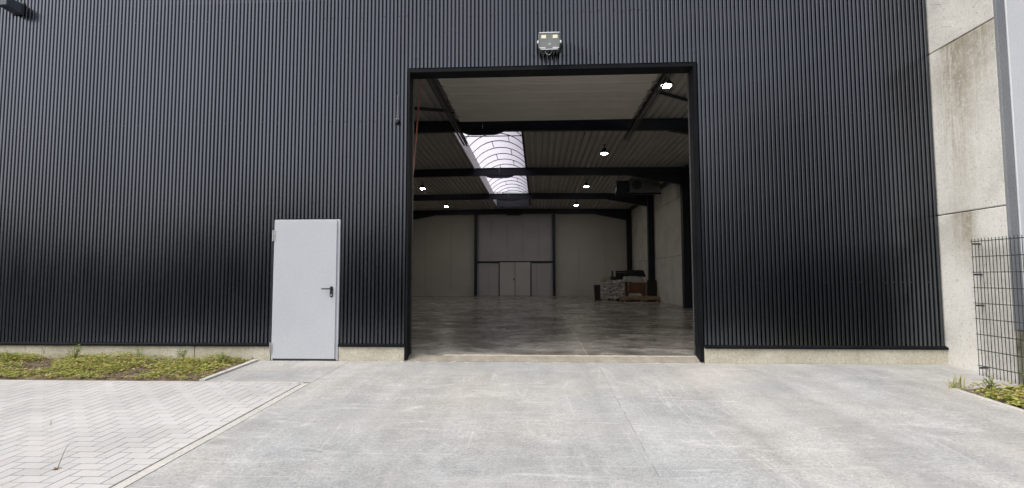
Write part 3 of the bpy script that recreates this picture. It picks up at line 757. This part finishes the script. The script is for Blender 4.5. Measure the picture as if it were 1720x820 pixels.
bc = thing('dark_bin', 'narrow black bin standing at the left end of the pile', 'bin', (2.97, 18.45, 0))
b = MB(); b.hexa([(-.11,-.2,0),(.11,-.2,0),(.11,.2,0),(-.11,.2,0),(-.14,-.24,.74),(.14,-.24,.74),(.14,.24,.74),(-.14,.24,.74)]); build('body', b, 'black', bc, bevel=.01); box('lid', 'black', bc, -.15, .15, -.25, .25, .742, .79, .01)
cr = thing('brown_crate', 'large red brown crate behind the low timber stack', 'crate', (4.95, 18.65, 0))
box('carcass', 'card', cr, -.46, .46, -.4, .4, .02, .90, .006)
for z in (.12, .45, .78): box('batten', 'card', cr, -.47, .47, -.422, -.402, z, z+.07)
for x in (-.47, .40): box('corner_post', 'wood', cr, x, x+.07, -.44, -.424, .0, .92)
tag(lump('pale_bundle', 'foil', 4.32, 5.30, 18.35, 18.95, .925, 1.20, .03, 5), 'pale plastic bundle lying on the brown crate', 'bundle')
tag(lump('dark_tarpaulin', 'cloth', 4.45, 5.42, 18.5, 19.05, 1.18, 1.50, .045, 8), 'crumpled dark tarpaulin heaped on the pale bundle', 'tarpaulin')
bp = thing('black_frame', 'black open frame standing upright behind the wrapped pallet', 'frame', (4.35, 19.15, 0))
b = MB(); b.box(-.32, -.27, -.04, .04, 0, 1.5); b.box(.30, .35, -.04, .04, 0, 1.5); b.box(-.27, .30, -.04, .04, 1.42, 1.5); build('frame', b, 'frame', bp); box('panel', 'black', bp, -.265, .295, -.01, .01, .9, 1.41)
tag(box('upright_board', 'cloth', None, 3.83, 3.88, 18.95, 19.25, 0, 1.5), 'thin dark board standing behind the dark case', 'board')
ts = thing('timber_stack', 'low stack of long boards on bearers in front of the crate', 'timber', (4.95, 17.45, 0))
for x in (-.8, 0., .75): box('bearer', 'wood', ts, x-.05, x+.05, -.3, .3, 0, .08)
for r_ in range(2):
    for k in range(4):
        dx = random.uniform(-.03, .03); box('board', 'wood', ts, -.92+dx, .86+dx, -.30+k*.15, -.30+k*.15+.14, .082+r_*.085, .160+r_*.085)
tag(lump('small_parcel', 'foil', 4.40, 5.0, 17.3, 17.55, .252, .38, .012, 12, None, 4), 'small pale parcel lying on the stacked boards', 'parcel')
bk = thing('dark_locker', 'tall black cabinet between the crate and the concrete wall', 'cabinet', (5.50, 18.0, 0))
box('body', 'black', bk, -.09, .33, -.15, .12, .28, 1.02, .006); box('plinth', 'black', bk, -.08, .32, -.14, .11, 0, .278)

# ------------------------------------------------------------------ plants
SOILZ = .0
def soil_bed(name, x0, x1, y0, y1, label=None):
    b = MB(); nx, ny = int((x1-x0)/.12), max(3, int((y1-y0)/.12)); rnd = random.Random(4)
    for j in range(ny+1):
        for i in range(nx+1):
            x, y = x0+(x1-x0)*i/nx, y0+(y1-y0)*j/ny; e = 0 if j in (0,) else 1
            b.v.append((x, y, zg(y)-.012+e*rnd.uniform(.0, .035)))
    for j in range(ny):
        for i in range(nx): a = j*(nx+1)+i; b.f.append((a, a+1, a+nx+2, a+nx+1))
    return structure(build(name, b, 'soil', smooth=True))
soil_bed('planted_strip', -12, -4.34, -1.30, -.013)
soil_bed('planted_bed', 4.90, XW-.115, -8, -1.378)
def add_leaf(b, p, d, n, L, W):
    """folded leaf of four triangles"""
    s = d.cross(n).normalized(); q = p+d*L
    m = p+d*L*.45-n*L*.06
    i = len(b.v); b.v += [tuple(p), tuple(m+s*W/2+n*W*.22), tuple(q-n*L*.10), tuple(m-s*W/2+n*W*.22), tuple(m)]
    b.f += [(i, i+1, i+4), (i+1, i+2, i+4), (i+4, i+2, i+3), (i, i+4, i+3)]
def rand_dir(rnd, up):
    a = rnd.uniform(0, 2*math.pi); z = rnd.uniform(*up); r = math.sqrt(max(0, 1-z*z)); return Vector((r*math.cos(a), r*math.sin(a), z))
from mathutils import noise as mnoise
def cover(name, x0, x1, y0, y1, n, hmax, seed, density, mat='leaf', size=(.018, .05)):
    rnd = random.Random(seed); b = MB(); k = 0
    while k < n:
        x, y = rnd.uniform(x0, x1), rnd.uniform(y0, y1)
        d = density(x, y)
        if rnd.random() > d: 
            k += .15; continue
        k += 1
        h = hmax(x, y)*rnd.random()**1.3
        p = Vector((x, y, zg(y)+.012+h)); dr = rand_dir(rnd, (-.15, .45)); nn = Vector((rnd.uniform(-.45,.45), rnd.uniform(-.55,.35), 1)); nn = (nn-dr*nn.dot(dr)).normalized()
        L = rnd.uniform(*size); add_leaf(b, p, dr, nn, L, L*rnd.uniform(.45, .8))
    b.fix = False
    return structure(build(name, b, mat), kind='stuff')
def dl(x, y):
    v = mnoise.noise(Vector((x*1.15, y*1.9, 3.1)))*.5+.5+.45*mnoise.noise(Vector((x*3.1, y*3.9, 9)))
    back = min(1, max(0, (y+1.28)/.55)); edge = min(1, max(.0, (-4.40-x)/.7))
    return max(.02, min(1, (v-.30)*2.9*(.22+.95*back)))*(.25+.75*edge)
def hl(x, y):
    v = mnoise.noise(Vector((x*1.6, y*1.6, 7)))*.5+.5; back = min(1, max(0, (y+1.25)/.8))
    return (.02+.14*v*back)*min(1, max(.25, (-4.3-x)/.6))
g = cover('ground_cover', -10.2, -4.36, -1.27, -.03, 23000, hl, 21, dl, size=(.02,.055)); g['label'] = 'yellow green weeds covering the strip along the left plinth'
g = cover('ground_cover', 4.93, XW-.13, -5.0, -1.40, 9000, lambda x, y: .05+.05*mnoise.noise(Vector((x*2, y*2, 1))), 22, lambda x, y: max(.15, min(1, .55+1.1*mnoise.noise(Vector((x*2.2, y*2.2, 5))))), size=(.025, .075)); g['label'] = 'leafy green weeds covering the bed by the mesh fence'
g = cover('leaf_litter', -10.2, -4.36, -1.28, -.03, 5200, lambda x, y: .012, 23, lambda x, y: max(.15, 1-dl(x, y)*1.2), 'dryleaf', (.015, .04)); g['label'] = 'dry brown leaf litter on the soil of the left strip'

def weed(name, label, x, y, h, nst, spread, seed, leafmat='leafg', L=(.025, .05), group='taller weeds'):
    rnd = random.Random(seed); t = thing(name, label, 'plant', (x, y, zg(y)), group)
    st = MB(); lv = MB()
    for k in range(nst):
        a = rnd.uniform(0, 6.28); hh = h*rnd.uniform(.6, 1); top = Vector((math.cos(a)*spread*rnd.random(), math.sin(a)*spread*rnd.random()*.7, hh)); base = Vector((rnd.uniform(-.02,.02), rnd.uniform(-.02,.02), -.01))
        mid = base.lerp(top, .5)+Vector((rnd.uniform(-.02,.02), rnd.uniform(-.02,.02), .02)); pts = [base, mid, top]; st.tube(pts, [.003, .0025, .0015], 4)
        for j in range(rnd.randint(7, 13)):
            u = rnd.uniform(.25, 1); p = base.lerp(mid, u*2) if u < .5 else mid.lerp(top, u*2-1)
            dr = rand_dir(rnd, (-.1, .7)); nn = Vector((rnd.uniform(-.4,.4), rnd.uniform(-.4,.4), 1)); nn = (nn-dr*nn.dot(dr)).normalized(); l = rnd.uniform(*L); add_leaf(lv, p, dr, nn, l, l*rnd.uniform(.4, .65))
    lv.fix = False
    build('stem', st, 'stem', t); build('foliage', lv, leafmat, t); return t
weed('weed', 'tallest bright green weed in the left strip against the plinth', -7.02, -.24, .30, 9, .16, 31)
weed('weed', 'yellowish weed clump growing at the plinth joint', -5.36, -.22, .26, 9, .14, 32)
weed('weed', 'slim green weed just left of the plinth joint clump', -6.02, -.20, .24, 4, .07, 33)
weed('weed', 'last small weed beside the kerb of the door path', -4.68, -.28, .19, 6, .13, 34)
weed('weed', 'low broad weed at the far left end of the strip', -8.0, -.28, .20, 7, .2, 35)
weed('weed', 'thin seed stalk weed between the far left clump and the tallest weed', -7.55, -.18, .25, 3, .06, 36, 'dryleaf', (.012, .022))
weed('weed', 'bushy weed rising from the right bed before the fence', 5.22, -1.46, .17, 8, .10, 37)
weed('weed', 'leafy weed at the right edge under the fence wires', 5.62, -1.50, .24, 10, .12, 38)
gt = thing('grass_tuft', 'tuft of thin grass blades at the corner of the right bed', 'grass tuft', (4.90, -1.36, zg(-1.36)))
gb = MB(); rnd = random.Random(5)
for k in range(44):
    a = rnd.uniform(0, 6.28); h = rnd.uniform(.08, .2); lean = rnd.uniform(.02, .16); p = Vector((rnd.uniform(-.08,.09), rnd.uniform(-.03,.02), 0)); d = Vector((math.cos(a), math.sin(a)*.5, 0)); s = Vector((-d.y, d.x, 0)).normalized()*.0028
    m = p+d*lean*.35+Vector((0,0,h*.65)); e = p+d*lean+Vector((0,0,h)); i = len(gb.v)
    gb.v += [tuple(p-s), tuple(p+s), tuple(m+s), tuple(m-s), tuple(e)]; gb.f += [(i,i+1,i+2,i+3), (i+3,i+2,i+4)]
gb.fix = False; build('blade', gb, 'leaf', gt)
tw = thing('dry_stalk', 'thin dry stalk growing from a joint between the pavers', 'stalk', (-3.62, -3.962, zg(-3.962)))
b = MB(); b.tube([(0,0,-.005), (.012,.01,.05), (.03,.02,.12), (.052,.03,.175)], [.0028,.0024,.002,.0012], 5); build('stem', b, 'stem', tw)
b = MB(); rnd = random.Random(9)
for k in range(9):
    dr = rand_dir(rnd, (-.1, .3)); add_leaf(b, Vector((0,0,.006)), dr, Vector((0,0,1)), rnd.uniform(.02,.045), .012)
add_leaf(b, Vector((.05,.03,.17)), Vector((.5,.1,.6)).normalized(), Vector((-.6,0,.5)).normalized(), .03, .008); b.fix = False; build('foliage', b, 'dryleaf', tw)
sg = thing('paver_sprig', 'tiny sprig in the paving farther back than the dry stalk', 'sprig', (-4.611, -3.02, zg(-3.02)))
b = MB(); b.tube([(0,0,-.005), (.003,0,.05)], [.0025,.0015], 5); build('stem', b, 'stem', sg)
b = MB()
for k in range(6): add_leaf(b, Vector((0,0,.01+.006*k)), rand_dir(rnd, (.1,.6)), Vector((0,0,1)), .02, .009)
b.fix = False; build('foliage', b, 'leafg', sg)

# ------------------------------------------------------------------ unseen tree belt behind the camera, added to darken reflections in the sheets
wb = MB(); rnd = random.Random(77)
for k in range(52):
    x = -70+k*3.4+rnd.uniform(-1.2, 1.2); y = -44+rnd.uniform(-5, 5); H = (rnd.choice((5.5, 7.5, 9.5)) if x < 11 else 12 if x < 17 else 23)*rnd.uniform(.85, 1.12)
    z0 = zg(-14)-.2
    for q in range(230):
        d = rand_dir(rnd, (-1, 1)); rr = rnd.random()**.4; p = Vector((x+d.x*3.0*rr, y+d.y*2.8*rr, z0+H*.52+d.z*H*.5*rr)); dr = rand_dir(rnd, (-.5,.5)); nn = rand_dir(rnd, (.2, 1)); nn = (nn-dr*nn.dot(dr)).normalized()
        add_leaf(wb, p, dr, nn, rnd.uniform(.7, 1.5), rnd.uniform(.6, 1.1))
wb.fix = False
o = structure(build('unseen_tree_belt', wb, 'tree'), kind='stuff'); o['label'] = 'unseen belt of trees added behind the camera to darken the cladding reflections'
